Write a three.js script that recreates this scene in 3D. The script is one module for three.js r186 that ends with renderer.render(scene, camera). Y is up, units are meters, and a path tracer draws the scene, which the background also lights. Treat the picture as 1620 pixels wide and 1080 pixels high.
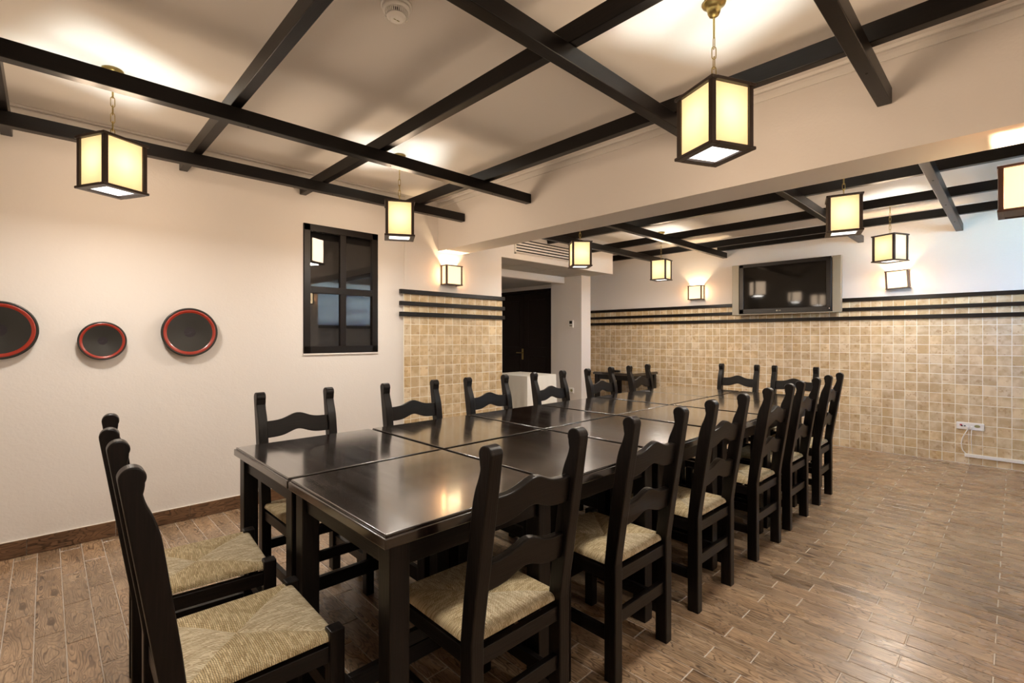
import * as THREE from 'three';
import { RoundedBoxGeometry } from 'three/addons/geometries/RoundedBoxGeometry.js';
import { mergeGeometries } from 'three/addons/utils/BufferGeometryUtils.js';
import { RectAreaLightUniformsLib } from 'three/addons/lights/RectAreaLightUniformsLib.js';
import { FontLoader } from 'three/addons/loaders/FontLoader.js';
import { TextGeometry } from 'three/addons/geometries/TextGeometry.js';
import { Sky } from 'three/addons/objects/Sky.js';

// Room coordinates: u along the left wall into the room, v across towards the left wall, z up (metres).
const P = (u, v, z) => new THREE.Vector3(u, z, -v);

// ------------------------------------------------------------------ camera, light, exposure
const W = 1620, H = 1080, F = 765.27, YAW = 0.8106, EYE = 1.2721;
const scene = new THREE.Scene();
const camera = new THREE.PerspectiveCamera(2 * Math.atan(H / 2 / F) * 180 / Math.PI, W / H, 0.05, 60);
camera.position.copy(P(0, 0, EYE));
camera.lookAt(P(Math.cos(YAW), Math.sin(YAW), EYE));
camera.setViewOffset(W, H, 9.15, 6.56, W, H);
camera.updateProjectionMatrix();

const renderer = new THREE.WebGLRenderer({ antialias: true });
renderer.toneMapping = THREE.LinearToneMapping;
renderer.toneMappingExposure = 1.28;
renderer.shadowMap.enabled = true;
renderer.shadowMap.type = THREE.PCFSoftShadowMap;
RectAreaLightUniformsLib.init();

const sky = new Sky();
sky.scale.setScalar(1000);
sky.material.uniforms.turbidity.value = 10;
sky.material.uniforms.rayleigh.value = 0.7;
sky.material.uniforms.mieCoefficient.value = 0.004;
sky.material.uniforms.sunPosition.value.set(-0.6, 0.55, -0.6);
sky.name = 'sky';
scene.backgroundIntensity = 14;            // bright day outside the blinds
scene.add(sky);

// lamp light levels
const PANEL_I = 16, PANEL_C = new THREE.Color(1, 0.74, 0.52);
const DOWN_I = 150, DOWN_C = new THREE.Color(1, 0.94, 0.86);
const BULB_I = 0.85, BULB_C = new THREE.Color(0.97, 1, 0.95);
const SCONCE_I = 1.3, SCONCE_C = new THREE.Color(1, 0.72, 0.42);

// ------------------------------------------------------------------ noise and textures
let seed = 7;
const rnd = () => { seed = (seed * 1664525 + 1013904223) >>> 0; return seed / 4294967296; };
const rr = (a, b) => a + (b - a) * rnd();
function hash(x, y, s) { let h = (x * 374761393 + y * 668265263 + s * 974711) | 0; h = Math.imul(h ^ (h >>> 13), 1274126177); return ((h ^ (h >>> 16)) >>> 0) / 4294967296; }
function vnoise(x, y, px, py, s) {          // periodic value noise
  const xi = Math.floor(x), yi = Math.floor(y), fx = x - xi, fy = y - yi;
  const m = (a, n) => ((a % n) + n) % n, sx = fx * fx * (3 - 2 * fx), sy = fy * fy * (3 - 2 * fy);
  const a = hash(m(xi, px), m(yi, py), s), b = hash(m(xi + 1, px), m(yi, py), s), c = hash(m(xi, px), m(yi + 1, py), s), d = hash(m(xi + 1, px), m(yi + 1, py), s);
  return a + (b - a) * sx + (c - a) * sy + (a - b - c + d) * sx * sy;
}
function fbm(x, y, px, py, s, n = 4) { let t = 0, a = 0.5, tot = 0; for (let i = 0; i < n; i++) { t += a * vnoise(x, y, px, py, s + i * 17); tot += a; x *= 2; y *= 2; px *= 2; py *= 2; a *= 0.5; } return t / tot; }
function tex(w, h, fn, srgb = true) {
  const d = new Uint8Array(w * h * 4);
  for (let y = 0; y < h; y++) for (let x = 0; x < w; x++) {
    const c = fn(x / w, y / h), o = (y * w + x) * 4;
    for (let i = 0; i < 3; i++) d[o + i] = Math.max(0, Math.min(255, (Array.isArray(c) ? c[i] : c) * 255));
    d[o + 3] = 255;
  }
  const t = new THREE.DataTexture(d, w, h, THREE.RGBAFormat);
  t.wrapS = t.wrapT = THREE.RepeatWrapping; t.magFilter = THREE.LinearFilter; t.minFilter = THREE.LinearMipmapLinearFilter; t.generateMipmaps = true;
  if (srgb) t.colorSpace = THREE.SRGBColorSpace;
  t.needsUpdate = true;
  return t;
}
const lerp3 = (a, b, t) => [a[0] + (b[0] - a[0]) * t, a[1] + (b[1] - a[1]) * t, a[2] + (b[2] - a[2]) * t];
const rep = (t, a, b) => { t.repeat.set(a, b); return t; };
const sm = (a, b, x) => { const t = Math.max(0, Math.min(1, (x - a) / (b - a))); return t * t * (3 - 2 * t); };

const plasterBump = rep(tex(512, 512, (x, y) => 0.6 * fbm(x * 24, y * 24, 24, 24, 3) + 0.4 * fbm(x * 90, y * 90, 90, 90, 9, 2), false), 1.2, 1.2);
const grainF = (x, y, s) => { const w = fbm(x * 3, y * 10, 3, 10, s, 3) * 0.35; return 0.55 * fbm(x * 6, (y + w * 0.12) * 70, 6, 70, s + 1, 2) + 0.45 * fbm(x * 10, y * 180, 10, 180, s + 5, 2); };
const darkGrain = rep(tex(512, 512, (x, y) => { const g = grainF(x, y, 31); return lerp3([0.040, 0.027, 0.022], [0.088, 0.060, 0.047], sm(0.3, 0.75, g)); }), 1.6, 3.2);
const darkBump = rep(tex(512, 512, (x, y) => grainF(x, y, 31), false), 1.6, 3.2);
const topColor = rep(tex(1024, 1024, (x, y) => { const g = grainF(x, y, 77), b = fbm(x * 3, y * 12, 3, 12, 5, 3); return lerp3([0.055, 0.036, 0.027], [0.15, 0.092, 0.058], 0.6 * sm(0.3, 0.75, g) + 0.4 * b); }), 1, 1);
const topRough = rep(tex(1024, 1024, (x, y) => 0.10 + 0.14 * fbm(x * 2, y * 60, 2, 60, 41, 3) + 0.06 * fbm(x * 5, y * 5, 5, 5, 12, 3), false), 1, 1);
const topBump = rep(tex(1024, 1024, (x, y) => 0.7 * fbm(x * 3, y * 90, 3, 90, 45, 2) + 0.3 * fbm(x * 9, y * 9, 9, 9, 2, 2), false), 1, 1);
// rush: u along the strand, v across; 0.16 m square, 26 strands across
const RUSH_N = 32;
function rushAt(x, y) {
  const k = y * RUSH_N + 0.4 * (fbm(x * 3, y * 32, 3, 32, 8, 1) - 0.5), i = Math.floor(k), f = k - i, j = ((i % RUSH_N) + RUSH_N) % RUSH_N;
  const round = Math.sqrt(Math.max(0, 1 - (2 * f - 1) ** 2)), twist = 0.5 + 0.5 * Math.sin(2 * Math.PI * (x * (13 + Math.floor(hash(j, 3, 1) * 6)) + f * 0.8 + hash(j, 1, 5)));
  return { round, twist, tone: hash(j, 9 + (Math.floor(x * 7 + hash(j, 4, 4) * 7) % 7), 2), fine: fbm(x * 12, y * 120, 12, 120, 61, 2) };
}
const rushColor = rep(tex(512, 512, (x, y) => { const r = rushAt(x, y); const c = lerp3([0.60, 0.52, 0.38], [1.0, 0.97, 0.88], 0.40 * r.tone + 0.35 * r.fine + 0.25 * r.twist); const k = 0.30 + 0.70 * sm(0.15, 0.6, r.round); return c.map((v) => v * k); }), 1 / 0.16, 1 / 0.16);
const rushBump = rep(tex(512, 512, (x, y) => { const r = rushAt(x, y); return 0.75 * r.round + 0.15 * r.twist + 0.1 * r.fine; }, false), 1 / 0.16, 1 / 0.16);
const tileColor = tex(512, 512, (x, y) => { const n = fbm(x * 10, y * 10, 10, 10, 15, 5), m = fbm(x * 26, y * 26, 26, 26, 24, 3), d = sm(0.66, 0.78, fbm(x * 34, y * 34, 34, 34, 91, 3)); let c = lerp3([0.80, 0.69, 0.52], [0.91, 0.83, 0.69], sm(0.3, 0.7, 0.65 * n + 0.35 * m)); return lerp3(c, [0.66, 0.50, 0.33], d * 0.4); });
const tileBump = tex(512, 512, (x, y) => 0.6 * fbm(x * 14, y * 14, 14, 14, 15, 4) + 0.4 * (1 - sm(0.66, 0.78, fbm(x * 34, y * 34, 34, 34, 91, 3))), false);
// plank figure: contour lines of a stretched noise; one texture = 4 x 8 planks
function figure(x, y) { const n = fbm(x * 4, y * 20, 4, 20, 52, 3), l = Math.abs(((n * 13) % 1) - 0.5) * 2; return { line: sm(0.60, 0.95, l) * (0.25 + 0.75 * fbm(x * 9, y * 20, 9, 20, 4, 2)), n, fine: fbm(x * 30, y * 240, 30, 240, 71, 2), blot: fbm(x * 5, y * 10, 5, 10, 33, 3) }; }
const plankColor = tex(1024, 1024, (x, y) => { const f = figure(x, y); let c = lerp3([0.53, 0.435, 0.34], [0.74, 0.625, 0.50], 0.5 * sm(0.25, 0.75, f.fine) + 0.5 * sm(0.25, 0.75, f.blot)); return lerp3(c, [0.27, 0.20, 0.145], 0.85 * f.line); });
const plankBump = tex(1024, 1024, (x, y) => { const f = figure(x, y); return 0.75 * (1 - f.line) + 0.25 * f.fine; }, false);
const plankRough = tex(512, 512, (x, y) => 0.20 + 0.16 * fbm(x * 8, y * 16, 8, 16, 27, 3), false);
const dishMark = tex(256, 256, (x, y) => { const r = Math.hypot(x - 0.5, y - 0.5), s = fbm(x * 8, y * 46, 8, 46, 19, 2), in1 = r < 0.34 ? 1 : 0; const k = in1 * sm(0.66, 0.8, s) * fbm(x * 6, y * 6, 6, 6, 7, 2); return lerp3(lerp3([0.085, 0.06, 0.085], [0.14, 0.10, 0.14], fbm(x * 4, y * 30, 4, 30, 11, 3)), [0.36, 0.30, 0.38], k * 0.7); });

// ------------------------------------------------------------------ materials
const mat = (o) => new THREE.MeshStandardMaterial(o), phys = (o) => new THREE.MeshPhysicalMaterial(o);
const M = {
  plaster: mat({ name: 'plaster', color: new THREE.Color(0.80, 0.755, 0.71), roughness: 0.9, bumpMap: plasterBump, bumpScale: 0.0012 }),
  ceiling: mat({ name: 'ceiling paint', color: new THREE.Color(0.80, 0.765, 0.72), roughness: 0.9 }),
  grout: mat({ name: 'grout', color: new THREE.Color(0.92, 0.88, 0.78), roughness: 0.95 }),
  floorGrout: mat({ name: 'floor grout', color: new THREE.Color(0.62, 0.56, 0.49), roughness: 0.85 }),
  tile: mat({ name: 'glazed wall tile', map: tileColor, roughness: 0.5, bumpMap: tileBump, bumpScale: 0.0012, vertexColors: true }),
  plank: phys({ name: 'wood-look floor tile', clearcoat: 0.35, clearcoatRoughness: 0.28, map: plankColor, roughnessMap: plankRough, roughness: 1, bumpMap: plankBump, bumpScale: 0.0009, vertexColors: true }),
  skirting: mat({ name: 'skirting tile', color: new THREE.Color(0.42, 0.33, 0.27), map: plankColor, roughness: 0.42, bumpMap: plankBump, bumpScale: 0.0009 }),
  dark: phys({ name: 'dark stained wood', map: darkGrain, roughness: 0.36, specularIntensity: 0.6, bumpMap: darkBump, bumpScale: 0.0005 }),
  beam: phys({ name: 'dark beam wood', map: darkGrain, specularIntensity: 0.55, color: new THREE.Color(0.55, 0.47, 0.44), roughness: 0.36, bumpMap: darkBump, bumpScale: 0.0002 }),
  top: phys({ name: 'lacquered table top', map: topColor, roughnessMap: topRough, roughness: 1, bumpMap: topBump, bumpScale: 0.00003, clearcoat: 1, clearcoatRoughness: 0.10 }),
  rush: mat({ name: 'woven rush', map: rushColor, roughness: 0.8, vertexColors: true, bumpMap: rushBump, bumpScale: 0.0035 }),
  lampWood: mat({ name: 'lamp frame wood', color: new THREE.Color(0.035, 0.018, 0.011), roughness: 0.4 }),
  sconceWood: mat({ name: 'wall lamp frame wood', color: new THREE.Color(0.055, 0.022, 0.012), roughness: 0.4 }),
  brass: mat({ name: 'aged brass', color: new THREE.Color(0.42, 0.32, 0.12), metalness: 1, roughness: 0.32 }),
  panel: phys({ name: 'cream lamp panel', color: new THREE.Color(0.95, 0.82, 0.52), roughness: 1, transmission: 0.028, thickness: 0, emissive: new THREE.Color(1, 0.68, 0.25), emissiveIntensity: 0.42, side: THREE.DoubleSide, specularIntensity: 0.3 }),
  sconcePanel: phys({ name: 'cream sconce panel', color: new THREE.Color(0.95, 0.80, 0.52), roughness: 1, transmission: 0.05, thickness: 0, emissive: new THREE.Color(1, 0.80, 0.48), emissiveIntensity: 0.85, specularIntensity: 0.3 }),
  diffuser: mat({ name: 'white lamp diffuser', color: new THREE.Color(0.9, 0.9, 0.9), roughness: 0.6, emissive: new THREE.Color(1, 0.97, 0.93), emissiveIntensity: 1.6 }),
  bulb: mat({ name: 'lamp bulb', color: new THREE.Color(1, 1, 1), roughness: 0.4, emissive: new THREE.Color(1, 0.94, 0.86), emissiveIntensity: 6 }),
  black: mat({ name: 'black plastic', color: new THREE.Color(0.008, 0.007, 0.007), roughness: 0.28 }),
  voidBlack: mat({ name: 'dark backing', color: new THREE.Color(0.006, 0.005, 0.005), roughness: 0.9 }),
  screen: phys({ name: 'screen glass', color: new THREE.Color(0.012, 0.010, 0.008), roughness: 0.05, specularIntensity: 0.4 }),
  pane: phys({ name: 'window pane', color: new THREE.Color(1, 1, 1), roughness: 0.01, transmission: 1, thickness: 0, ior: 1.5 }),
  silver: mat({ name: 'silver grey plastic', color: new THREE.Color(0.30, 0.27, 0.21), roughness: 0.45, metalness: 0.25 }),
  white: mat({ name: 'white plastic', color: new THREE.Color(0.86, 0.84, 0.80), roughness: 0.45 }),
  red: mat({ name: 'red socket insert', color: new THREE.Color(0.55, 0.05, 0.08), roughness: 0.5 }),
  olive: mat({ name: 'olive socket insert', color: new THREE.Color(0.30, 0.28, 0.12), roughness: 0.6 }),
  frameWood: phys({ name: 'black window frame', color: new THREE.Color(0.009, 0.006, 0.005), roughness: 0.4, specularIntensity: 0.5 }),
  doorWood: phys({ name: 'dark door wood', color: new THREE.Color(0.012, 0.006, 0.0045), roughness: 0.45, specularIntensity: 0.4, bumpMap: darkBump, bumpScale: 0.0003 }),
  dishRim: phys({ name: 'red lacquered rim', color: new THREE.Color(0.33, 0.024, 0.010), roughness: 0.3, clearcoat: 0.6, clearcoatRoughness: 0.15 }),
  dishEdge: mat({ name: 'black plate edge', color: new THREE.Color(0.018, 0.017, 0.014), roughness: 0.35 }),
  dishCentre: mat({ name: 'dark plate centre', map: dishMark, roughness: 0.35 }),
  cloth: mat({ name: 'white tablecloth', color: new THREE.Color(0.88, 0.87, 0.80), roughness: 0.9 }),
  ceilingTile: mat({ name: 'grey ceiling tile', color: new THREE.Color(0.52, 0.50, 0.46), roughness: 0.9 }),
  blind: phys({ name: 'pale blue blind slat', color: new THREE.Color(0.88, 0.80, 0.74), roughness: 1, transmission: 0.5, thickness: 0, side: THREE.DoubleSide }),
};

// ------------------------------------------------------------------ geometry helpers
function uvBox(g, along = 'x', off = [0, 0]) {          // uv in metres, u along the grain
  if (g.index) g = g.toNonIndexed();
  const p = g.attributes.position, n = g.attributes.normal, uv = new Float32Array(p.count * 2), ax = { x: 0, y: 1, z: 2 }[along];
  for (let i = 0; i < p.count; i += 3) {
    const nn = [0, 1, 2].map((c) => Math.abs(n.getComponent(i, c) + n.getComponent(i + 1, c) + n.getComponent(i + 2, c)));
    const d = nn.indexOf(Math.max(...nn)), rest = [0, 1, 2].filter((c) => c !== d);
    let a = ax, b = rest.find((c) => c !== ax);
    if (d === ax) { a = rest[0]; b = rest[1]; }
    for (let k = 0; k < 3; k++) { uv[(i + k) * 2] = p.getComponent(i + k, a) + off[0]; uv[(i + k) * 2 + 1] = p.getComponent(i + k, b) + off[1]; }
  }
  g.setAttribute('uv', new THREE.BufferAttribute(uv, 2));
  return g;
}
function rbox(sx, sy, sz, x, y, z, r = 0.003, along) {   // rounded box centred at x, y, z
  const g = r > 0 ? new RoundedBoxGeometry(sx, sy, sz, 1, Math.min(r, sx / 2.01, sy / 2.01, sz / 2.01)) : new THREE.BoxGeometry(sx, sy, sz);
  g.translate(x, y, z);
  if (!along) along = sx >= sy && sx >= sz ? 'x' : sy >= sz ? 'y' : 'z';
  return uvBox(g, along, [rnd() * 3, rnd() * 3]);
}
// box given by its limits in room coordinates
const ub = (u0, u1, v0, v1, z0, z1, r = 0, along) => rbox(u1 - u0, z1 - z0, v1 - v0, (u0 + u1) / 2, (z0 + z1) / 2, -(v0 + v1) / 2, r, along);
const merge = (list) => list.length === 1 ? list[0] : mergeGeometries(list.map((g) => { g = g.index ? g.toNonIndexed() : g; for (const k of Object.keys(g.attributes)) if (!['position', 'normal', 'uv', 'color'].includes(k)) g.deleteAttribute(k); return g; }));
function extrude(points, depth, bevel = 0.002, curve = 6) {
  const s = points instanceof THREE.Shape ? points : new THREE.Shape(points.map((p) => new THREE.Vector2(p[0], p[1])));
  return new THREE.ExtrudeGeometry(s, { depth: depth - 2 * bevel, bevelEnabled: bevel > 0, bevelSize: bevel, bevelThickness: bevel, bevelOffset: -bevel, bevelSegments: 2, curveSegments: curve, steps: 1 }).translate(0, 0, bevel);
}

const used = {};
const numbered = (n) => { const k = used[n] = (used[n] ?? -1) + 1; return k ? n + '_' + String(k).padStart(3, '0') : n; };
function obj(name, g, m, parent) {
  const o = new THREE.Mesh(Array.isArray(g) ? merge(g) : g, m);
  o.name = parent ? name : numbered(name); o.castShadow = o.receiveShadow = true;
  (parent ?? scene).add(o);
  return o;
}
function tag(o, label, category, group) { o.userData.label = label; o.userData.category = category; if (group) o.userData.group = group; return o; }
function thing(name, label, category, pos, turn = 0, group) {
  const o = new THREE.Group(); o.name = numbered(name); scene.add(o);
  o.position.copy(pos); o.rotation.set(0, turn, 0);
  return tag(o, label, category, group);
}
const struct = (name, g, m, parent) => { const o = obj(name, g, m, parent); if (!parent) o.userData.kind = 'structure'; return o; };
function copyOf(root, label, pos, turn, group) {
  const c = root.clone(); c.name = numbered(root.name.replace(/_\d+$/, '')); scene.add(c);
  c.position.copy(pos); c.rotation.set(0, turn, 0); c.userData = { ...root.userData, label };
  if (group) c.userData.group = group;
  return c;
}
function rect(w, h, color, I, at, look, parent) {
  const l = new THREE.RectAreaLight(color, I, w, h); l.position.copy(at); (parent ?? scene).add(l);
  const t = new THREE.Object3D(); t.position.copy(at); t.lookAt(look.clone().sub(at).negate().add(at)); // RectAreaLight shines along its -z
  l.quaternion.copy(t.quaternion);
  return l;
}

// ------------------------------------------------------------------ room shell
const VL = 3.985, UT = 6.725, ZC = 2.62, U0 = -1.7, VR = -1.9, VB = 7.2;
const WIN = { u0: 1.513, u1: 2.177, z0: 1.128, z1: 2.203 };
const wallLeft = struct('wall_left', [
  ub(U0 - .25, WIN.u0, VL, VL + .25, 0, ZC), ub(WIN.u1, 3.70, VL, VL + .25, 0, ZC),
  ub(WIN.u0, WIN.u1, VL, VL + .25, 0, WIN.z0), ub(WIN.u0, WIN.u1, VL, VL + .25, WIN.z1, ZC), ub(WIN.u0, WIN.u1, VL + .12, VL + .25, WIN.z0, WIN.z1),
], M.plaster);
const wallPier = struct('wall_pier', ub(2.452, 3.70, VL - .018, VL + .02, 0, ZC, 0.002), M.plaster);
const wallBack = struct('wall_far', ub(UT, UT + .25, VR - .25, 5.3, 0, ZC), M.plaster);
struct('wall_near', ub(U0 - .25, U0, VR - .25, VL, 0, ZC), M.plaster);
const RW = { u0: 3.45, u1: 5.9, z0: 1.50, z1: 2.46 };
struct('wall_right', [
  ub(U0 - .25, RW.u0, VR - .25, VR, 0, ZC), ub(RW.u1, UT + .25, VR - .25, VR, 0, ZC),
  ub(RW.u0, RW.u1, VR - .25, VR, 0, RW.z0), ub(RW.u0, RW.u1, VR - .25, VR, RW.z1, ZC),
], M.plaster);
struct('wall_pillar', ub(2.86, 3.30, VR, -0.048, 0, 2.131), M.plaster);
const ceiling = struct('ceiling', ub(U0 - .25, UT + .25, VR - .25, VB + .2, ZC, ZC + .2), M.ceiling);
struct('wall_downstand', ub(2.834, 3.13, VR, VL, 2.131, ZC), M.plaster);
struct('trim_1', [ub(U0, 2.834, VL - .012, VL, 2.566, 2.598, 0.003), ub(U0, 2.834, VL - .02, VL, 2.606, ZC, 0.003)], M.ceiling);
struct('trim_2', [ub(2.822, 2.834, VR, VL, 2.556, 2.588, 0.003), ub(2.814, 2.834, VR, VL, 2.602, ZC, 0.003)], M.ceiling);

// lobby behind the left wall
struct('wall_bulkhead', [ub(3.70, 5.90, VL, VL + .03, 2.18, ZC), ub(3.70, 5.90, VL + .03, 4.75, 2.20, ZC)], M.plaster);
const lobbyCeil = struct('ceiling_lobby', ub(3.70, 6.35, 4.75, VB, 2.155, 2.4), M.ceilingTile);
for (const [a, b, c, d] of [[3.705, 4.30, VL + .035, 4.36], [4.305, 4.90, VL + .035, 4.36], [4.905, 5.50, VL + .035, 4.36], [5.505, 5.895, VL + .035, 4.36], [3.705, 4.30, 4.365, 4.705], [4.305, 4.90, 4.365, 4.705], [4.905, 5.50, 4.365, 4.705], [5.505, 5.895, 4.365, 4.705]])
  struct('ceiling_tile', ub(a + .006, b - .006, c + .006, d - .006, 2.183, 2.199, 0.002), M.ceilingTile, lobbyCeil);
struct('wall_header', ub(3.70, 5.70, 4.71, 4.80, 2.088, 2.199), M.plaster);
const wallStub = struct('wall_stub', ub(5.70, 5.92, 4.39, 4.98, 0, 2.2), M.plaster);
struct('wall_lobby', [ub(6.13, 6.35, 5.0, 5.30, 0, ZC), ub(6.13, 6.35, 6.66, VB, 0, ZC), ub(6.13, 6.35, 5.30, 6.66, 2.09, ZC), ub(6.17, 6.35, 5.30, 6.66, 0, 2.09), ub(3.25, 6.35, VB, VB + .2, 0, ZC), ub(3.25, 3.45, VL + .25, VB, 0, ZC), ub(5.90, UT + .25, 5.0, 5.09, 0, ZC), ub(5.70, 5.92, 4.39, 5.09, 2.2, ZC)], M.plaster);

// floor: grout slab with planks laid across the room
const floor = struct('floor', ub(U0 - .25, UT + .25, VR - .25, VB + .2, -.15, -.0015), M.floorGrout);
function plankGeo(len, wid, u, vv, tone) {       // chamfered slab, length along z
  const c = 0.0018, h = 0.010, a = len / 2, b = wid / 2, pos = [], uv = [], nrm = [], col = [];
  const q = (p0, p1, p2, p3, n) => { for (const p of [p0, p1, p2, p0, p2, p3]) { pos.push(...p); nrm.push(...n); uv.push(u + (p[2] + a) * 1.0, vv + (p[0] + b) * 1.0); col.push(...tone); } };
  const k = Math.SQRT1_2;
  const T = [[-b + c, 0, -a + c], [-b + c, 0, a - c], [b - c, 0, a - c], [b - c, 0, -a + c]], S = [[-b, -c, -a], [-b, -c, a], [b, -c, a], [b, -c, -a]], B = [[-b, -h, -a], [-b, -h, a], [b, -h, a], [b, -h, -a]];
  q(T[0], T[1], T[2], T[3], [0, 1, 0]);
  const N = [[-1, 0, 0], [0, 0, 1], [1, 0, 0], [0, 0, -1]];
  for (let i = 0; i < 4; i++) { const j = (i + 1) % 4, n = N[i]; q(S[i], S[j], T[j], T[i], [n[0] * k, k, n[2] * k]); q(B[i], B[j], S[j], S[i], n); }
  const g = new THREE.BufferGeometry();
  g.setAttribute('position', new THREE.Float32BufferAttribute(pos, 3)); g.setAttribute('normal', new THREE.Float32BufferAttribute(nrm, 3));
  g.setAttribute('uv', new THREE.Float32BufferAttribute(uv, 2)); g.setAttribute('color', new THREE.Float32BufferAttribute(col, 3));
  return g;
}
const PROJ = (u, v, z) => { const d = u * Math.cos(YAW) + v * Math.sin(YAW), l = u * Math.sin(YAW) - v * Math.cos(YAW); return [800.85 + F * l / d, 533.44 - F * (z - EYE) / d, d]; };
function seenSize(c) {       // how large a flat patch with these corners shows in the picture
  const p = c.map((q) => PROJ(...q));
  if (p.some((q) => q[2] < 0.2)) return 0;
  const m = p.reduce((s, q) => [s[0] + q[0] / 4, s[1] + q[1] / 4], [0, 0]);
  if (m[0] < -40 || m[0] > 1660 || m[1] < -40 || m[1] > 1120) return 0;
  let a = 0; for (let i = 0; i < 4; i++) { const s = p[i], t = p[(i + 1) % 4]; a += s[0] * t[1] - t[0] * s[1]; }
  return Math.abs(a) / 2;
}
{
  const PW = 0.0968, PL = 0.3985, G = 0.0042, list = [];
  for (let r = -16; r < 71; r++) {
    const u0 = -0.1341 + r * PW, odd = ((r % 2) + 2) % 2, start = (odd ? 0.853 : 0.713) - 8 * PL;
    if (u0 < U0 || u0 + PW > UT + .02) continue;
    for (let k = 0; k < 24; k++) {
      let a = start + k * PL, b = a + PL;
      const lim = u0 > 3.70 ? 5.0 : VL;
      if (b < VR + .02 || a > lim - .02) continue;
      a = Math.max(a, VR); b = Math.min(b, lim);
      list.push({ u: u0 + PW / 2, v: (a + b) / 2, len: b - a - G, full: b - a > PL - 1e-4, s: seenSize([[u0, a, 0], [u0 + PW, a, 0], [u0 + PW, b, 0], [u0, b, 0]]) });
    }
  }
  const tone = () => { const k = rr(0.86, 1.1), w = rr(-0.03, 0.03); return [k * (1 + w), k, k * (1 - w)]; };
  const variants = Array.from({ length: 28 }, () => plankGeo(PL - G, PW - G * 0.8, rnd() * 4, rnd() * 4, tone()));
  list.sort((a, b) => b.s - a.s);
  const rest = [];
  list.forEach((p, i) => {
    const lift = rr(-0.0004, 0.0004);
    if (i < 300) { const o = obj('plank', p.full ? variants[Math.floor(rnd() * 28)] : plankGeo(p.len, PW - G * 0.8, rnd() * 4, rnd() * 4, tone()), M.plank, floor); o.position.copy(P(p.u, p.v, 0.0008 + lift)); }
    else rest.push(plankGeo(p.len, PW - G * 0.8, rnd() * 4, rnd() * 4, tone()).translate(p.u, 0.0008 + lift, -p.v));
  });
  obj('distant_planks', rest, M.plank, floor).userData.kind = 'stuff';
}
// skirting tiles along the left wall
{
  const skirt = struct('baseboard_left', ub(U0, 2.452, VL - .008, VL, 0, .098), M.grout);
  const cuts = [-1.7, -1.29, -0.89, -0.49, -0.083, 0.323, 0.728, 1.134, 1.54, 1.945, 2.35, 2.452].map((c) => c);
  for (let i = 0; i < cuts.length - 1; i++) obj('skirting_tile', ub(cuts[i] + .001, cuts[i + 1] - .001, VL - .016, VL - .006, 0.002, .0965, 0.0015, 'x'), M.skirting, skirt);
}
// wall tiles: cards 8 mm thick with chamfered edges and their own tone
function tileGeo(w, h) {
  const g = plankGeo(h, w, rnd() * 3, rnd() * 3, (() => { const k = rr(0.88, 1.0), r = rr(-0.04, 0.04); return [k * (1 + r * 0.6), k, k * (1 - r * 1.6)]; })());
  return g.rotateX(Math.PI / 2);      // front now faces +z (towards -v), height along y
}
function tileField(parent, cols, rows, place, turn, count) {
  const G = 0.0035, list = [];
  const widths = {};
  for (let i = 0; i < cols.length - 1; i++) for (let j = 0; j < rows.length - 1; j++) {
    const c0 = cols[i], c1 = cols[i + 1], z0 = rows[j], z1 = rows[j + 1];
    list.push({ c: (c0 + c1) / 2, z: (z0 + z1) / 2, w: c1 - c0 - G, h: z1 - z0 - G, s: seenSize([place(c0, z0), place(c1, z0), place(c1, z1), place(c0, z1)]) });
  }
  list.sort((a, b) => b.s - a.s);
  const rest = [];
  list.forEach((t, i) => {
    const q = place(t.c, t.z), at = P(q[0], q[1], q[2]);
    if (i < count) {
      const key = t.w.toFixed(3) + t.h.toFixed(3), set = widths[key] ??= Array.from({ length: t.w > .09 && t.h > .09 ? 26 : 6 }, () => tileGeo(t.w, t.h));
      const o = obj('tile', set[Math.floor(rnd() * set.length)], M.tile, parent); o.position.copy(at); o.rotation.y = turn; o.translateZ(rr(-0.0006, 0.0006));
    } else rest.push(tileGeo(t.w, t.h).rotateY(turn).translate(at.x, at.y, at.z));
  });
  if (rest.length) obj('distant_tiles', rest, M.tile, parent).userData.kind = 'stuff';
}
const ROWS = [0.002, ...Array.from({ length: 17 }, (_, i) => 0.0957 + i * 0.1)]; ROWS[17] = 1.695; ROWS.length = 18;
{
  const bed = struct('wall_far_tiling', ub(UT - .0080, UT + .002, VR, 4.98, 0, 1.70), M.grout);
  const cols = []; for (let k = 0; k < 26; k++) cols.push(0.72 - 0.1 * k); cols.reverse();
  for (let k = 1; k <= 43; k++) cols.push(0.72 + 0.099 * k);
  tileField(bed, cols, ROWS, (c, z) => [UT - .009, c, z], -Math.PI / 2, 300);
  const bed2 = struct('wall_pier_tiling', ub(2.434, 3.70, VL - .0280, VL - .017, 0, 1.70), M.grout);
  const c2 = [2.436]; for (let k = 0; k < 12; k++) c2.push(2.5107 + 0.0995 * k); c2.push(3.699);
  tileField(bed2, c2, ROWS, (c, z) => [c, VL - .029, z], 0, 300);
}
// three dark rails over each tiled wall
[[1.682, 1.723], [1.573, 1.612], [1.471, 1.512]].forEach(([a, b], i) => {
  struct('trim_' + (3 + i), ub(UT - .036, UT - .004, VR, 5.0, a, b, 0.003, 'z'), M.dark);
  const t = struct('trim_' + (6 + i), ub(2.384, 3.718, VL - .056, VL - .025, a, b, 0.003, 'x'), M.dark);
  for (const u of [2.55, 3.52]) obj('screw_plug', new THREE.CylinderGeometry(.006, .006, .003, 10).rotateX(Math.PI / 2).translate(u, (a + b) / 2 + .004, -(VL - .057)), M.black, t);
});

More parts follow.
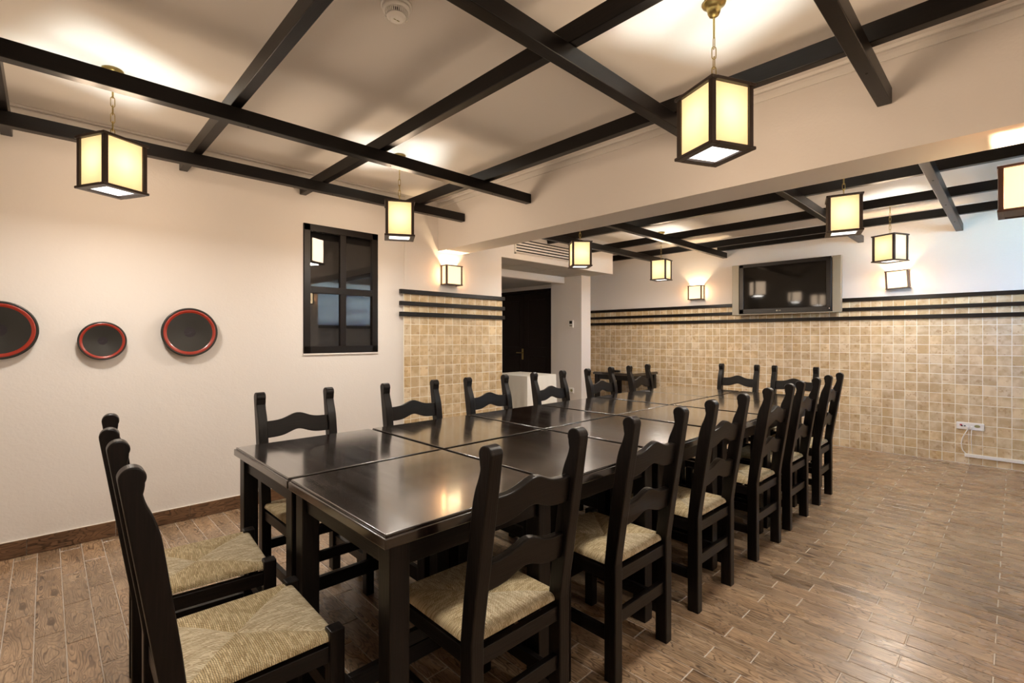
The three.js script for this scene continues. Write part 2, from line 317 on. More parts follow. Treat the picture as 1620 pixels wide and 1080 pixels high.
// framed window in the left wall
{
  const w = WIN, f = VL - .012, b = VL + .03, t = 0.056;
  const win = struct('window_1', [ub(w.u0 + .002, w.u0 + t, f, b, w.z0 + .012, w.z1, 0.003), ub(w.u1 - t, w.u1, f, b, w.z0 + .012, w.z1, 0.003), ub(w.u0, w.u1, f, b, w.z1 - t, w.z1, 0.003), ub(w.u0, w.u1, f, b, w.z0 + .012, w.z0 + .072, 0.003)], M.frameWood);
  const uc = (w.u0 + w.u1) / 2 + .005, zc = (w.z0 + w.z1) / 2;
  obj('mullion', ub(uc - .027, uc + .027, f + .004, b, w.z0 + .05, w.z1 - .04, 0.003), M.frameWood, win);
  obj('transom', ub(w.u0 + .04, w.u1 - .04, f + .003, b, zc - .028, zc + .028, 0.003), M.frameWood, win);
  for (const [a, c] of [[w.u0 + t, uc - .027], [uc + .027, w.u1 - t]]) for (const [z0, z1] of [[w.z0 + .072, zc - .028], [zc + .028, w.z1 - t]])
    obj('pane', ub(a - .01, c + .01, VL + .010, VL + .0101, z0 - .01, z1 + .01), M.pane, win);
  obj('backing', ub(w.u0 + .01, w.u1 - .01, VL + .10, VL + .118, w.z0 + .02, w.z1 - .01), M.voidBlack, win);
  obj('sill', ub(w.u0 - .004, w.u1 + .004, VL - .014, VL + .03, w.z0 - .002, w.z0 + .011, 0.002), M.plaster, win);
}
// daylight windows with vertical blinds in the right-hand wall (seen in the reflections)
for (const [n, R] of [[2, RW]]) {
  const f = VR - .16, g = VR - .11, t = .05;
  const win = struct('window_' + n, [ub(R.u0, R.u0 + t, f, g, R.z0, R.z1), ub(R.u1 - t, R.u1, f, g, R.z0, R.z1), ub(R.u0, R.u1, f, g, R.z0, R.z0 + t), ub(R.u0, R.u1, f, g, R.z1 - t, R.z1), ub((R.u0 + R.u1) / 2 - t / 2, (R.u0 + R.u1) / 2 + t / 2, f, g, R.z0, R.z1), ub(R.u0, R.u1, f, g, 1.78, 1.82), ub(R.u0, R.u1, f, g, 2.10, 2.14)], M.dark);
  obj('pane', ub(R.u0 + t, R.u1 - t, VR - .14, VR - .1399, R.z0 + t, R.z1 - t), phys({ color: 0xffffff, roughness: 0.01, transmission: 1, thickness: 0 }), win);
  obj('sill', ub(R.u0 - .04, R.u1 + .04, VR - .10, VR + .06, R.z0 - .04, R.z0, 0.004), M.dark, win);
  const blind = thing('window_blind', 'pale blue vertical blind at the right-hand window beyond the pillar', 'blind', P((R.u0 + R.u1) / 2, VR - .04, R.z1));
  obj('head_rail', rbox(R.u1 - R.u0, .035, .04, 0, -.02, 0, .003), M.white, blind);
  const slat = new THREE.BoxGeometry(.088, R.z1 - R.z0 - .06, .0012);
  for (let u = R.u0 + .05; u < R.u1 - .03; u += .085) { const s = obj('slat', slat, M.blind, blind); s.position.set(u - (R.u0 + R.u1) / 2, -.035 - (R.z1 - R.z0 - .06) / 2, 0); s.rotation.y = 0.6; }
}
// lobby double door
{
  const d = struct('door_1', [ub(6.09, 6.16, 5.30, 5.35, 0, 2.09), ub(6.09, 6.16, 6.60, 6.66, 0, 2.09), ub(6.09, 6.16, 5.30, 6.66, 2.05, 2.09)], M.doorWood);
  for (const [a, b] of [[5.352, 5.970], [5.976, 6.598]]) {
    const leaf = obj('door_leaf', ub(6.115, 6.15, a, b, .01, 2.046, 0.003), M.doorWood, d);
    for (const [z0, z1] of [[.15, .95], [1.10, 1.92]]) obj('door_panel', ub(6.105, 6.118, a + .11, b - .11, z0, z1, 0.008), M.doorWood, leaf);
  }
  const h = new THREE.TubeGeometry(new THREE.CatmullRomCurve3([P(6.11, 6.005, 1.0), P(6.065, 6.005, 1.0), P(6.06, 6.03, 1.0), P(6.06, 6.11, 1.0)]), 12, .009, 8);
  obj('door_handle', [uvBox(h), ub(6.105, 6.116, 5.985, 6.025, .88, 1.07, 0.004)], M.brass, d);
  struct('trim_9', ub(6.06, 6.13, 5.0, 6.9, 2.092, 2.153, 0.004), M.plaster);
}
{ // air grille over the lobby opening
  const g = thing('air_grille', 'white slotted air grille on the bulkhead above the lobby opening', 'vent', P(4.44, VL, 2.345));
  obj('backing', ub(-.50, .50, 0, .002, -.09, .09).translate(0, 0, 0), M.voidBlack, g);
  obj('frame', [ub(-.52, -.50, 0, .012, -.105, .105), ub(.50, .52, 0, .012, -.105, .105), ub(-.52, .52, 0, .012, .088, .105), ub(-.52, .52, 0, .012, -.105, -.088)].map((q) => q.rotateY(Math.PI)), M.plaster, g);
  for (let k = 0; k < 6; k++) { const s = obj('slat', rbox(1.0, .019, .010, 0, -.0850 + k * .0340, .007, .001), M.plaster, g); s.rotation.x = 0; }
  g.children[0].rotation.y = Math.PI;
}

// ------------------------------------------------------------------ ceiling beams
const AZ = [2.35, 2.424], BZ = [2.425, 2.505];
const beam = (label, g, holes) => { const o = tag(obj('ceiling_beam', g, M.beam), label, 'beam'); return o; };
const lenA = [U0, 2.826];
[[3.53, 'long dark lower beam running closest along the left wall'], [2.68, 'long dark lower beam passing over the left hanging lamp'], [1.20, 'long dark lower beam ending behind the nearest hanging lamp'], [0.39, 'long dark lower beam ending on the downstand at the upper right']].forEach(([v, label]) => {
  const o = beam(label, ub(lenA[0], lenA[1], v, v + .056, AZ[0], AZ[1], 0.004, 'x'));
  for (const u of [.70, 1.52, 2.38]) obj('screw_hole', new THREE.CylinderGeometry(.005, .005, .002, 10).translate(u + .05, AZ[0] - .0005, -(v + .028)), M.voidBlack, o);
});
[[-0.19, 'dark upper cross beam at the left edge of the picture'], [0.665, 'dark upper cross beam nearest the smoke detector, on its left'], [1.483, 'dark upper cross beam through the middle of the front ceiling bay'], [2.335, 'dark upper cross beam closest to the white downstand']].forEach(([u, label]) => beam(label, ub(u, u + .05, VR, VL - .004, BZ[0], BZ[1], 0.004, 'z')));
[[4.475, 'first dark cross beam beyond the white downstand'], [5.365, 'second dark cross beam beyond the white downstand'], [6.20, 'dark cross beam nearest the television wall']].forEach(([u, label]) => beam(label, ub(u, u + .05, VR, u > 5.9 ? 4.38 : VL - .004, BZ[0], BZ[1], 0.004, 'z')));
beam('short dark rail on the wall straight above the television', ub(UT - .05, UT - .002, 1.45, 2.82, 2.452, 2.508, 0.004, 'z'));
[[3.53, 'far lower beam ending behind the fourth hanging lamp by the lobby'], [2.70, 'far lower beam ending left of the television'], [1.18, 'far lower beam ending just right of the television'], [0.36, 'far lower beam ending rightmost on the television wall']].forEach(([v, label]) => {
  const o = beam(label, ub(3.14, UT - .006, v, v + .056, AZ[0], AZ[1], 0.004, 'x'));
  for (const u of [4.5, 5.39, 6.225]) obj('screw_hole', new THREE.CylinderGeometry(.006, .006, .002, 10).translate(u - .08, AZ[0] - .0005, -(v + .028)), M.voidBlack, o);
});

// ------------------------------------------------------------------ hanging lamps
function linkGeo(len, w, r) {
  const c = new THREE.CurvePath(), hl = len / 2 - w / 2, pts = [];
  for (let i = 0; i <= 20; i++) { const a = Math.PI * 2 * i / 20; pts.push(new THREE.Vector3(Math.cos(a) * w / 2, (Math.sin(a) > 0 ? hl : -hl) + Math.sin(a) * w / 2, 0)); }
  return uvBox(new THREE.TubeGeometry(new THREE.CatmullRomCurve3(pts.slice(0, 20), true), 28, r, 6, true));
}
const LS = 0.108, LZ0 = 2.003, LZ1 = 2.262;      // half width, bottom and top of the shade
function makeLamp(label, pos, turn) {             // origin on the ceiling
  const t = thing('pendant_lamp', label, 'pendant lamp', pos, turn, 'hanging box lamps under the beams'), y = (z) => z - ZC;
  const pro = [[0, 0], [.043, 0], [.046, -.004], [.044, -.010], [.034, -.018], [.027, -.024], [.026, -.030], [.024, -.042], [.018, -.053], [.008, -.060], [0, -.061]].map((p) => new THREE.Vector2(p[0], p[1]));
  obj('canopy', new THREE.LatheGeometry(pro.reverse(), 28), M.brass, t);
  const rodEnd = y(2.478);
  obj('rod', uvBox(new THREE.CylinderGeometry(.004, .004, -.06 - rodEnd + .002, 10).translate(0, (-.06 + rodEnd) / 2, 0)), M.brass, t);
  const lg = linkGeo(.050, .016, .0019), top = y(LZ1) + .014;
  const span = rodEnd - top, n = 5, step = span / n;
  for (let i = 0; i < n; i++) { const o = obj('chain_link', lg, M.brass, t); o.position.y = rodEnd - step * (i + .5); o.rotation.y = i % 2 ? 1.2 : -.37; }
  // hanger yoke under the chain: hook down to a thin cross bar on the open top
  obj('cross_bar', [rbox(2 * LS - .02, .006, .010, 0, y(LZ1) - .004, 0, .001), rbox(.006, .024, .006, 0, y(LZ1) + .008, 0, .001)], M.brass, t);
  const ring = (z, hw, inner, th) => { const a = hw - inner; return [rbox(2 * hw, th, a, 0, z, hw - a / 2, .003), rbox(2 * hw, th, a, 0, z, -hw + a / 2, .003), rbox(a, th, 2 * hw - 2 * a, hw - a / 2, z, 0, .001), rbox(a, th, 2 * hw - 2 * a, -hw + a / 2, z, 0, .001)]; };
  obj('top_frame', ring(y(LZ1) - .0065, LS, LS - .026, .013), M.lampWood, t);
  obj('bottom_frame', ring(y(LZ0) + .0065, LS, LS - .034, .013), M.lampWood, t);
  const ph = LZ1 - LZ0 - .024, pc = y((LZ0 + LZ1) / 2), q = LS - .017;
  for (const sx of [-1, 1]) for (const sz of [-1, 1]) obj('post', rbox(.020, ph, .020, sx * q, pc, sz * q, .002), M.lampWood, t);
  for (let k = 0; k < 4; k++) {
    const a = k * Math.PI / 2, g = new THREE.PlaneGeometry(2 * q - .016, ph), o = obj('shade_panel', g, M.panel, t);
    o.position.set(Math.sin(a) * q, pc, Math.cos(a) * q); o.rotation.y = a;
    const l = new THREE.RectAreaLight(PANEL_C, PANEL_I, 2 * q - .02, ph - .01);      // shines outwards from the panel
    l.position.set(Math.sin(a) * (LS + .002), pc, Math.cos(a) * (LS + .002)); l.rotation.y = a + Math.PI; t.add(l); l.name = 'panel_glow';
  }
  obj('diffuser', rbox(2 * (LS - .036), .003, 2 * (LS - .036), 0, y(LZ0) + .010, 0, 0), M.diffuser, t);
  const d = new THREE.RectAreaLight(DOWN_C, DOWN_I, 2 * (LS - .038), 2 * (LS - .038)); d.position.set(0, y(LZ0) - .002, 0); d.rotation.x = -Math.PI / 2; t.add(d); d.name = 'downlight_glow';
  obj('bulb', new THREE.SphereGeometry(.028, 18, 12).scale(1, 1.25, 1).translate(0, pc + .01, 0), M.bulb, t);
  const b = new THREE.PointLight(BULB_C, BULB_I); b.position.set(0, pc + .01, 0); b.castShadow = true; b.shadow.radius = 1.3; t.add(b); b.name = 'bulb_light';
  return t;
}
const D = Math.PI / 180;
[['nearest hanging box lamp at the upper right, brass canopy in view', 1.95, .836, 65.7], ['left hanging box lamp, in front of the beam along the left wall', .243, 3.135, 27.4],
  ['hanging box lamp just right of the dark window', 1.895, 3.14, 60.6], ['hanging box lamp in front of the slotted air grille', 4.04, 3.13, 49.8], ['hanging box lamp left of the television, above the small wall lamp', 5.72, 3.13, 6.9],
  ['hanging box lamp over the right end of the television', 4.09, .835, 15.5], ['hanging box lamp straight above the wall lamp right of the television', 5.93, .835, 66],
  ['hanging box lamp overhead beside the camera, out of view', .24, .836, 40], ['hanging box lamp to the right of the camera, out of view', 1.95, -1.46, 30]].forEach(([label, u, v, r]) => makeLamp(label, P(u, v, ZC), r * D));

// wall lamps
function makeSconce(label, pos, turn) {            // local +z points away from the wall
  const t = thing('wall_lamp', label, 'wall lamp', pos, turn, 'box wall lamps'), w = .098, dp = .102, h = .094;
  obj('back_plate', rbox(.13, .12, .008, 0, 0, .004, .002), M.lampWood, t);
  for (const s of [-1, 1]) obj(s > 0 ? 'top_frame' : 'bottom_frame', [rbox(2 * w + .012, .011, .022, 0, s * h, dp - .011, .002), rbox(.020, .011, dp - .02, w - .004, s * h, dp / 2 - .008, .002), rbox(.020, .011, dp - .02, -w + .004, s * h, dp / 2 - .008, .002), ...(s < 0 ? [rbox(2 * w - .03, .004, dp - .02, 0, -h, dp / 2 - .008, 0)] : [])], M.sconceWood, t);
  for (const s of [-1, 1]) { obj('post', rbox(.018, 2 * h - .01, .018, s * (w - .006), 0, dp - .012, .002), M.sconceWood, t); obj('post', rbox(.014, 2 * h - .01, .014, s * (w - .006), 0, .010, .002), M.sconceWood, t); }
  obj('shade_panel', rbox(2 * w - .028, 2 * h - .011, .0016, 0, 0, dp - .010, 0), M.sconcePanel, t);
  for (const s of [-1, 1]) obj('shade_panel', rbox(.0016, 2 * h - .011, dp - .038, s * (w - .006), 0, dp / 2 - .003, 0), M.sconcePanel, t);
  const f = new THREE.RectAreaLight(SCONCE_C, 5, 2 * w - .03, 2 * h - .02); f.position.set(0, 0, dp - .005); f.rotation.y = Math.PI; t.add(f); f.name = 'panel_glow';
  for (const s of [-1, 1]) { const l = new THREE.RectAreaLight(new THREE.Color(1, .50, .22), 14, dp - .04, 2 * h - .02); l.position.set(s * (w - .001), 0, dp / 2); l.rotation.y = s * Math.PI / 2 + Math.PI; t.add(l); l.name = 'panel_glow'; }
  obj('bulb', new THREE.SphereGeometry(.020, 16, 10).scale(1, 1.3, 1).translate(0, -.005, .052), M.bulb, t);
  const b = new THREE.PointLight(SCONCE_C, SCONCE_I); b.position.set(0, -.005, .052); b.castShadow = true; b.shadow.radius = .9; t.add(b); b.name = 'bulb_light';
  return t;
}
makeSconce('wall lamp on the left pier under the downstand, above the tile rails', P(2.965, VL - .018, 1.895), 0);
makeSconce('wall lamp on the far wall left of the television', P(UT, 3.115, 1.905), -Math.PI / 2);
makeSconce('wall lamp on the far wall right of the television', P(UT, .875, 1.895), -Math.PI / 2).rotation.z = 0.05;   // hangs a little crooked
makeSconce('wall lamp under the downstand, cut off by the right edge of the picture', P(3.085, -.048, 1.912), Math.PI);

// ------------------------------------------------------------------ smoke detector
{
  const t = thing('smoke_detector', 'round white smoke detector with slotted ring on the ceiling', 'smoke detector', P(1.03, 1.73, ZC));
  const lathe = (pts) => new THREE.LatheGeometry(pts.map((p) => new THREE.Vector2(p[0], p[1])).reverse(), 40);
  obj('base', lathe([[0, 0], [.062, 0], [.062, -.010], [.058, -.014], [.0, -.014]]), M.white, t);
  obj('body', lathe([[0, -.013], [.056, -.013], [.055, -.026], [.050, -.030], [0, -.030]]), M.white, t);
  obj('chamber', lathe([[0, -.030], [.036, -.030], [.032, -.046], [0, -.046]]), M.voidBlack, t);
  const fin = rbox(.003, .017, .012, 0, -.038, .042, 0);
  for (let k = 0; k < 36; k++) { const o = obj('fin', fin, M.white, t); o.rotation.y = k * Math.PI / 18; }
  obj('cap', lathe([[0, -.045], [.040, -.045], [.038, -.050], [.030, -.058], [.022, -.060], [0, -.060]]), M.white, t);
  obj('mark', [ub(-.012, -.002, -.001, .002, -.0612, -.0595), ub(.002, .014, -.001, .003, -.0612, -.0595)], M.olive, t);
}

// ------------------------------------------------------------------ television
{
  const t = thing('television', 'wide flat black television with silver side speakers on the far wall', 'television', P(UT - .042, 1.972, 1.888), -Math.PI / 2), w = .606, h = .328;   // local +z into the room
  obj('housing', rbox(2 * w - .04, 2 * h - .03, .085, 0, 0, .058, .01), M.black, t);
  obj('bezel', [rbox(2 * w - .19, .045, .02, 0, h - .024, .105, .004), rbox(2 * w - .19, .062, .02, 0, -h + .045, .105, .004), rbox(.05, 2 * h - .02, .02, -(w - .12), .005, .105, .004), rbox(.05, 2 * h - .02, .02, w - .12, .005, .105, .004)], M.black, t);
  obj('screen', rbox(2 * w - .28, 2 * h - .11, .004, 0, .008, .101, 0), M.screen, t);
  for (const s of [-1, 1]) obj('speaker', rbox(.088, 2 * h, .055, s * (w - .044), 0, .082, .006), M.silver, t);
  obj('base_strip', rbox(2 * w - .10, .014, .05, 0, -h + .007, .088, .004), M.silver, t);
  obj('wall_bracket', rbox(.5, .3, .050, 0, .02, -.008, .002), M.voidBlack, t);
  const font = await new FontLoader().loadAsync('fonts/droid/droid_sans_bold.typeface.json');
  const txt = new TextGeometry('LG', { font, size: .016, depth: .001, curveSegments: 4 }).translate(-.046, -h + .038, .1152);
  obj('logo', [uvBox(txt), uvBox(new THREE.CylinderGeometry(.010, .010, .001, 20).rotateX(Math.PI / 2).translate(-.064, -h + .046, .1156))], M.silver, t);
  obj('power_light', new THREE.SphereGeometry(.004, 10, 8).translate(w - .115, -h + .05, .116), mat({ color: 0xffffff, emissive: new THREE.Color(1, .6, .5), emissiveIntensity: 1 }), t);
}

// ------------------------------------------------------------------ plates on the left wall
[['round red-rimmed dark plate cut off by the left edge of the picture', -.195, 1.312, .165], ['smaller red-rimmed dark plate, between the two larger ones', .256, 1.250, .120], ['large red-rimmed dark plate nearest the dark window', .722, 1.307, .167]].forEach(([label, u, z, r]) => {
  const t = thing('wall_plate', label, 'plate', P(u, VL, z), 0), k = r / .165;
  const lathe = (pts) => new THREE.LatheGeometry(pts.map((p) => new THREE.Vector2(p[0] * k, p[1])), 64).rotateX(Math.PI / 2);
  obj('back', lathe([[0, .006], [.10, .006], [.150, .020], [.165, .040], [.1655, .052], [.163, .056], [.156, .057], [.150, .053], [0, .042]]), M.dishEdge, t);
  obj('rim', lathe([[.152, .0560], [.147, .0575], [.138, .0555], [.128, .0480], [.121, .0450]]), M.dishRim, t);
  const c = obj('centre', lathe([[.122, .0452], [.117, .0445], [0, .0445]]), M.dishCentre, t);
  const p = c.geometry.attributes.position, uv = c.geometry.attributes.uv;
  for (let i = 0; i < p.count; i++) uv.setXY(i, .5 + p.getX(i) / (.26 * k), .5 + p.getY(i) / (.26 * k));
  obj('hanger', rbox(.02, .02, .01, 0, .08 * k, .004, 0), M.dishEdge, t);
});

// ------------------------------------------------------------------ thermostat, sockets, cable
{
  const t = thing('thermostat', 'small white thermostat with dark display on the stub wall', 'thermostat', P(5.70, 4.577, 1.472), -Math.PI / 2);
  obj('case', rbox(.088, .112, .022, 0, 0, .011, .006), M.white, t);
  obj('display', rbox(.052, .044, .003, .004, .024, .0225, .001), M.black, t);
  obj('button', rbox(.05, .02, .004, .004, -.026, .022, .002), M.silver, t);
  const s = thing('wall_socket', 'pale wall socket with two outlets low on the stub wall', 'socket', P(5.70, 4.602, .479), -Math.PI / 2);
  obj('plate', rbox(.145, .078, .012, 0, 0, .006, .004), M.white, s);
  for (const x of [-.035, .035]) obj('outlet', uvBox(new THREE.CylinderGeometry(.021, .021, .003, 20).rotateX(Math.PI / 2).translate(x, 0, .0125)), M.olive, s);
  const q = thing('wall_socket', 'white socket strip with plugged cables low on the tiled far wall', 'socket', P(UT - .009, .310, .381), -Math.PI / 2);
  obj('plate', rbox(.205, .074, .014, 0, 0, .007, .008), M.white, q);
  obj('red_inset', rbox(.018, .016, .002, -.066, .008, .0145, 0), M.red, q);
  obj('data_port', rbox(.014, .012, .003, -.060, .000, .0150, 0), M.black, q);
  obj('data_port', rbox(.014, .010, .003, -.038, .001, .0150, 0), M.black, q);
  obj('outlet', uvBox(new THREE.CylinderGeometry(.022, .022, .003, 20).rotateX(Math.PI / 2).scale(1, .62, 1).translate(.052, .006, .0145)), M.olive, q);
  for (const x of [-.016, .012]) obj('plug', rbox(.014, .022, .018, x, -.012, .022, .003), M.white, q);
  const F0 = UT - .009, cable = (pts, label, r = .0042) => tag(obj('cable', uvBox(new THREE.TubeGeometry(new THREE.CatmullRomCurve3(pts.map((p) => P(...p))), 40, r, 8)), M.white), label, 'cable');
  cable([[F0 - .025, .326, .352], [F0 - .032, .345, .31], [F0 - .034, .366, .25], [F0 - .032, .372, .19], [F0 - .025, .362, .135], [F0 - .014, .345, .112]], 'white cable bowing left from the socket strip down to the trunking');
  cable([[F0 - .025, .298, .352], [F0 - .030, .300, .31], [F0 - .030, .301, .25], [F0 - .024, .298, .17], [F0 - .014, .292, .11]], 'white cable hanging straight down from the socket strip', .003);
  tag(obj('cable_trunking', [ub(F0 - .020, F0, VR + .02, .348, .072, .105, .003), ub(F0 - .022, F0, .338, .350, .070, .107, .002)], M.white), 'long white cable trunking low along the tiled far wall', 'trunking');
}

// ------------------------------------------------------------------ tables
function makeTable(label, pos, w = .685, d = .690) {
  const t = thing('dining_table', label, 'table', pos, 0, 'square tables pushed together');
  obj('tabletop', [rbox(w, .030, d, 0, .737, 0, .004, 'z'), rbox(w - .014, .010, d - .014, 0, .755, 0, .0035, 'z')], M.top, t);
  const x = w / 2 - .053, z = d / 2 - .046, a = w / 2 - .030, b = d / 2 - .030;
  for (const sx of [-1, 1]) for (const sz of [-1, 1]) obj('leg', rbox(.062, .722, .062, sx * x, .361, sz * z, .004, 'y'), M.dark, t);
  for (const s of [-1, 1]) { obj('apron', rbox(2 * x - .060, .072, .022, 0, .687, s * (z + .006), .002), M.dark, t); obj('apron', rbox(.022, .072, 2 * z - .060, s * (x + .006), .687, 0, .002), M.dark, t); }
  for (const s of [-1, 1]) obj('stretcher', rbox(.026, .060, 2 * z - .060, s * x, .165, 0, .003), M.dark, t);
  obj('stretcher', rbox(2 * x - .024, .060, .026, 0, .165, 0, .003), M.dark, t);
  return t;
}
const TU = [.632, 1.326, 2.022, 2.735, 3.445, 4.134].map((u) => u + .3425), TV = [1.462, 2.160];
const ORD = ['at the near end', 'second from the near end', 'third from the near end', 'fourth from the near end', 'fifth from the near end', 'at the far end'];
const table0 = makeTable('glossy dark square table ' + ORD[0] + ', on the right-hand side', P(TU[0], TV[0], 0));
TU.forEach((u, i) => TV.forEach((v, j) => { if (i + j) copyOf(table0, 'glossy dark square table ' + ORD[i] + ', on the ' + (j ? 'window' : 'right-hand') + ' side', P(u, v, rr(-.0012, .0012)), rr(-.003, .003)); }));
{
  const t = copyOf(table0, 'separate dark square table standing behind by the stub wall', P(6.30, 4.03, 0), 0); delete t.userData.group;
  const p = thing('tray', 'small dark round tray on the separate table behind', 'tray', P(6.22, 4.16, .760));
  obj('dish', new THREE.LatheGeometry([[0, 0], [.07, 0], [.085, .012], [.088, .014], [.084, .015], [.068, .004], [0, .004]].map((q) => new THREE.Vector2(...q)), 32), M.black, p);
  // cloth-covered table in the lobby
  const c = thing('cloth_table', 'small table under a white cloth standing in the lobby opening', 'table', P(4.72, 4.62, 0));
  const g = new THREE.BoxGeometry(.56, .77, .68, 24, 16, 24), q = g.attributes.position;
  for (let i = 0; i < q.count; i++) { const y = q.getY(i) / .77 + .5, k = 1 + (1 - y) * .05, a = Math.atan2(q.getZ(i), q.getX(i)), wv = (1 - y) * .010 * Math.sin(a * 22); q.setXYZ(i, q.getX(i) * k + wv * Math.cos(a), q.getY(i) + .385 + .004, q.getZ(i) * k + wv * Math.sin(a)); }
  g.computeVertexNormals(); obj('tablecloth', g, M.cloth, c);
  for (const sx of [-1, 1]) for (const sz of [-1, 1]) obj('leg', rbox(.04, .70, .04, sx * .22, .35, sz * .28, 0), M.dark, c);
}

// ------------------------------------------------------------------ chairs (front towards -z, origin under the seat centre)
function postShape() {
  const s = new THREE.Shape(), c = .190, lean = (y) => y < .45 ? 0 : (y - .45) * .155, X = (o, y) => c + o + lean(y);
  s.moveTo(X(.025, 0), 0); s.lineTo(X(.025, .44), .44);
  s.quadraticCurveTo(X(.025, .47), .47, X(.025, .50), .50);
  s.lineTo(X(.0245, .960), .960);
  s.absarc(X(-.001, .965), .965, .0255, 0.1, Math.PI * 1.16, false);
  s.quadraticCurveTo(X(-.021, .946), .944, X(-.0145, .930), .928);
  s.quadraticCurveTo(X(-.0145, .910), .910, X(-.023, .882), .882);
  s.quadraticCurveTo(X(-.032, .850), .850, X(-.032, .805), .805);
  s.lineTo(X(-.028, .55), .55);
  s.lineTo(X(-.026, .43), .43); s.lineTo(X(-.026, 0), 0);
  return s;
}
function rushSeat(w, d, y) {         // four woven panels meeting in the middle, edges rolled over
  const parts = [], n = 20, m = 12, hw = w / 2, hd = d / 2, C = [[-hw, -hd], [hw, -hd], [hw, hd], [-hw, hd]];
  for (let k = 0; k < 4; k++) {
    const A = C[k], B = C[(k + 1) % 4], sideways = k % 2, pos = [], uv = [], idx = [];
    const cx = 0, cz = 0.02, off = rnd();
    for (let j = 0; j <= m + 4; j++) for (let i = 0; i <= n; i++) {
      const s = i / n, ex = A[0] + (B[0] - A[0]) * s, ez = A[1] + (B[1] - A[1]) * s;
      let x, z, yy;
      const out = k === 0 ? [0, -1] : k === 1 ? [1, 0] : k === 2 ? [0, 1] : [-1, 0];
      if (j < 4) { const a = (4 - j) / 4 * Math.PI * 0.55, r = .017; x = ex + out[0] * Math.sin(a) * r; z = ez + out[1] * Math.sin(a) * r; yy = y - r + Math.cos(a) * r; }
      else {
        const t = (j - 4) / m; x = ex + (cx - ex) * t; z = ez + (cz - ez) * t;
        const seam = Math.min(s, 1 - s) * (1 - t) * Math.hypot(B[0] - A[0], B[1] - A[1]) * .7;
        yy = y + .006 * Math.sin(Math.PI * Math.min(1, t * 1.1)) - .006 * Math.exp(-((seam / .012) ** 2)) * Math.min(1, t * 4 + .2);
      }
      pos.push(x, yy, z);
      uv.push((sideways ? x : z) + off + (j < 4 ? (4 - j) * .006 : 0), (sideways ? z : x) + off * 2);
    }
    for (let j = 0; j < m + 4; j++) for (let i = 0; i < n; i++) { const a = j * (n + 1) + i, b = a + 1, c = a + n + 1, e = c + 1; idx.push(a, c, b, b, c, e); }
    const g = new THREE.BufferGeometry();
    g.setAttribute('position', new THREE.Float32BufferAttribute(pos, 3)); g.setAttribute('uv', new THREE.Float32BufferAttribute(uv, 2)); g.setIndex(idx); g.computeVertexNormals();
    const tint = sideways ? [0.95, 0.87, 0.71] : [1, 0.97, 0.91]; g.setAttribute('color', new THREE.Float32BufferAttribute(Array.from({ length: pos.length }, (_, i) => tint[i % 3]), 3));
    if (g.attributes.normal.getY(Math.floor(pos.length / 6)) < 0) { const ix = g.index.array; for (let i = 0; i < ix.length; i += 3) { const q = ix[i]; ix[i] = ix[i + 1]; ix[i + 1] = q; } g.computeVertexNormals(); }
    parts.push(g.toNonIndexed());
  }
  return merge(parts);
}
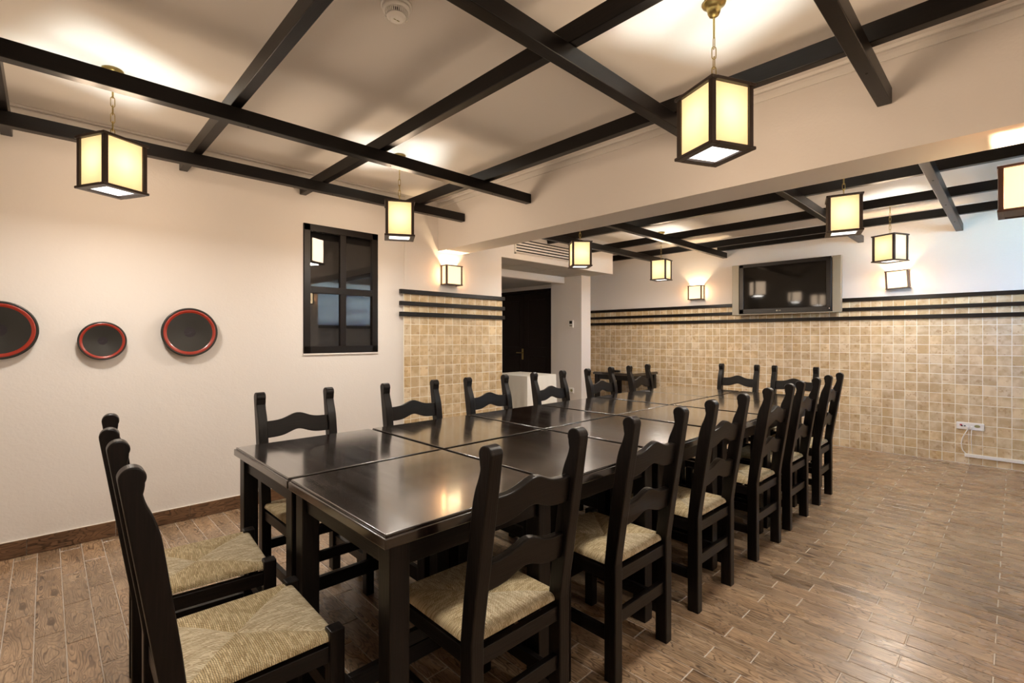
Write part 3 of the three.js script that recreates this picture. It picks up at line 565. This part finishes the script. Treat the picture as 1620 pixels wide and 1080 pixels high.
function makeChair(label, pos, turn, group) {
  const t = thing('dining_chair', label, 'chair', pos, turn, group), X = .181;
  const pg = extrude(postShape(), .045, .004, 12).rotateY(-Math.PI / 2);       // profile plane -> z, width along x
  for (const s of [-1, 1]) { const g = uvBox(pg.clone().translate(s * X + .0225, 0, 0), 'y', [rnd(), rnd()]); obj('rear_post', g, M.dark, t); }
  for (const s of [-1, 1]) obj('leg', rbox(.043, .455, .043, s * X, .2275, -.188, .005, 'y'), M.dark, t);
  const slat = (y0, y1) => {
    const w = .165, s = new THREE.Shape(), hump = (x) => .030 * Math.exp(-((x / .062) ** 2)), N = 24;
    for (let i = 0; i <= N; i++) { const x = -w + 2 * w * i / N; i ? s.lineTo(x, y0 + hump(x) * .95) : s.moveTo(x, y0 + hump(x) * .95); }
    for (let i = N; i >= 0; i--) { const x = -w + 2 * w * i / N; s.lineTo(x, y1 + hump(x)); }
    const yc = (y0 + y1) / 2, g = extrude(s, .024, .004, 4).translate(0, -yc, -.012);
    g.rotateX(Math.atan(.155)).translate(0, yc, .190 + (yc - .45) * .155 - .004);
    return uvBox(g, 'x', [rnd(), rnd()]);
  };
  obj('back_slat', slat(.757, .842), M.dark, t);
  obj('back_slat', slat(.572, .655), M.dark, t);
  obj('seat', rushSeat(.352, .350, .446), M.rush, t);
  obj('seat_frame', [rbox(2 * X - .04, .046, .024, 0, .388, -.190, .002), rbox(2 * X - .04, .046, .024, 0, .388, .192, .002), rbox(.024, .046, .34, X - .002, .388, 0, .002), rbox(.024, .046, .34, -X + .002, .388, 0, .002)], M.dark, t);
  obj('stretcher', rbox(2 * X - .04, .046, .022, 0, .232, .192, .002), M.dark, t);
  obj('stretcher', rbox(2 * X - .04, .046, .022, 0, .262, -.188, .002), M.dark, t);
  for (const s of [-1, 1]) obj('stretcher', rbox(.022, .046, .34, s * X, .165, 0, .002), M.dark, t);
  return t;
}
const chair0 = makeChair('near-end chair closest to the camera, its whole straw seat in view', P(.408, 1.512, 0), -Math.PI / 2 - 1.2 * D, 'ladder-back chairs with straw seats');
[
  ['near-end chair second from the camera, beside the white wall', .425, 2.098, -90 - 5],
  ['chair nearest the camera in the right-hand row, its back turned to us', 1.030, 1.215, 0], ['second chair from the camera in the right-hand row', 1.705, 1.212, 0], ['third chair from the camera in the right-hand row', 2.372, 1.215, 0],
  ['fourth chair from the camera in the right-hand row', 3.118, 1.220, 0], ['fifth chair from the camera in the right-hand row', 3.740, 1.230, 0], ['farthest chair in the right-hand row', 4.427, 1.234, 0],
  ['first chair at left behind the table, in front of the bare white wall', .978, 2.402, 180], ['window-side chair in front of the edge where the tiled pier begins', 1.690, 2.402, 180], ['window-side chair in front of the tiled pier and lobby edge', 2.345, 2.402, 180],
  ['window-side chair in front of the white-clothed table in the lobby', 3.030, 2.402, 180], ['window-side chair standing before the left end of the separate back table', 3.737, 2.402, 180], ['farthest window-side chair, before the right end of the back table', 4.428, 2.402, 180],
  ['left one of the two chairs at the far table end', 5.032, 2.015, 90], ['right one of the two chairs at the far table end, half hidden by the row', 5.032, 1.483, 90],
].forEach(([label, u, v, a]) => copyOf(chair0, label, P(u, v, 0), (a + rr(-1.2, 1.2)) * D));

renderer.render(scene, camera);
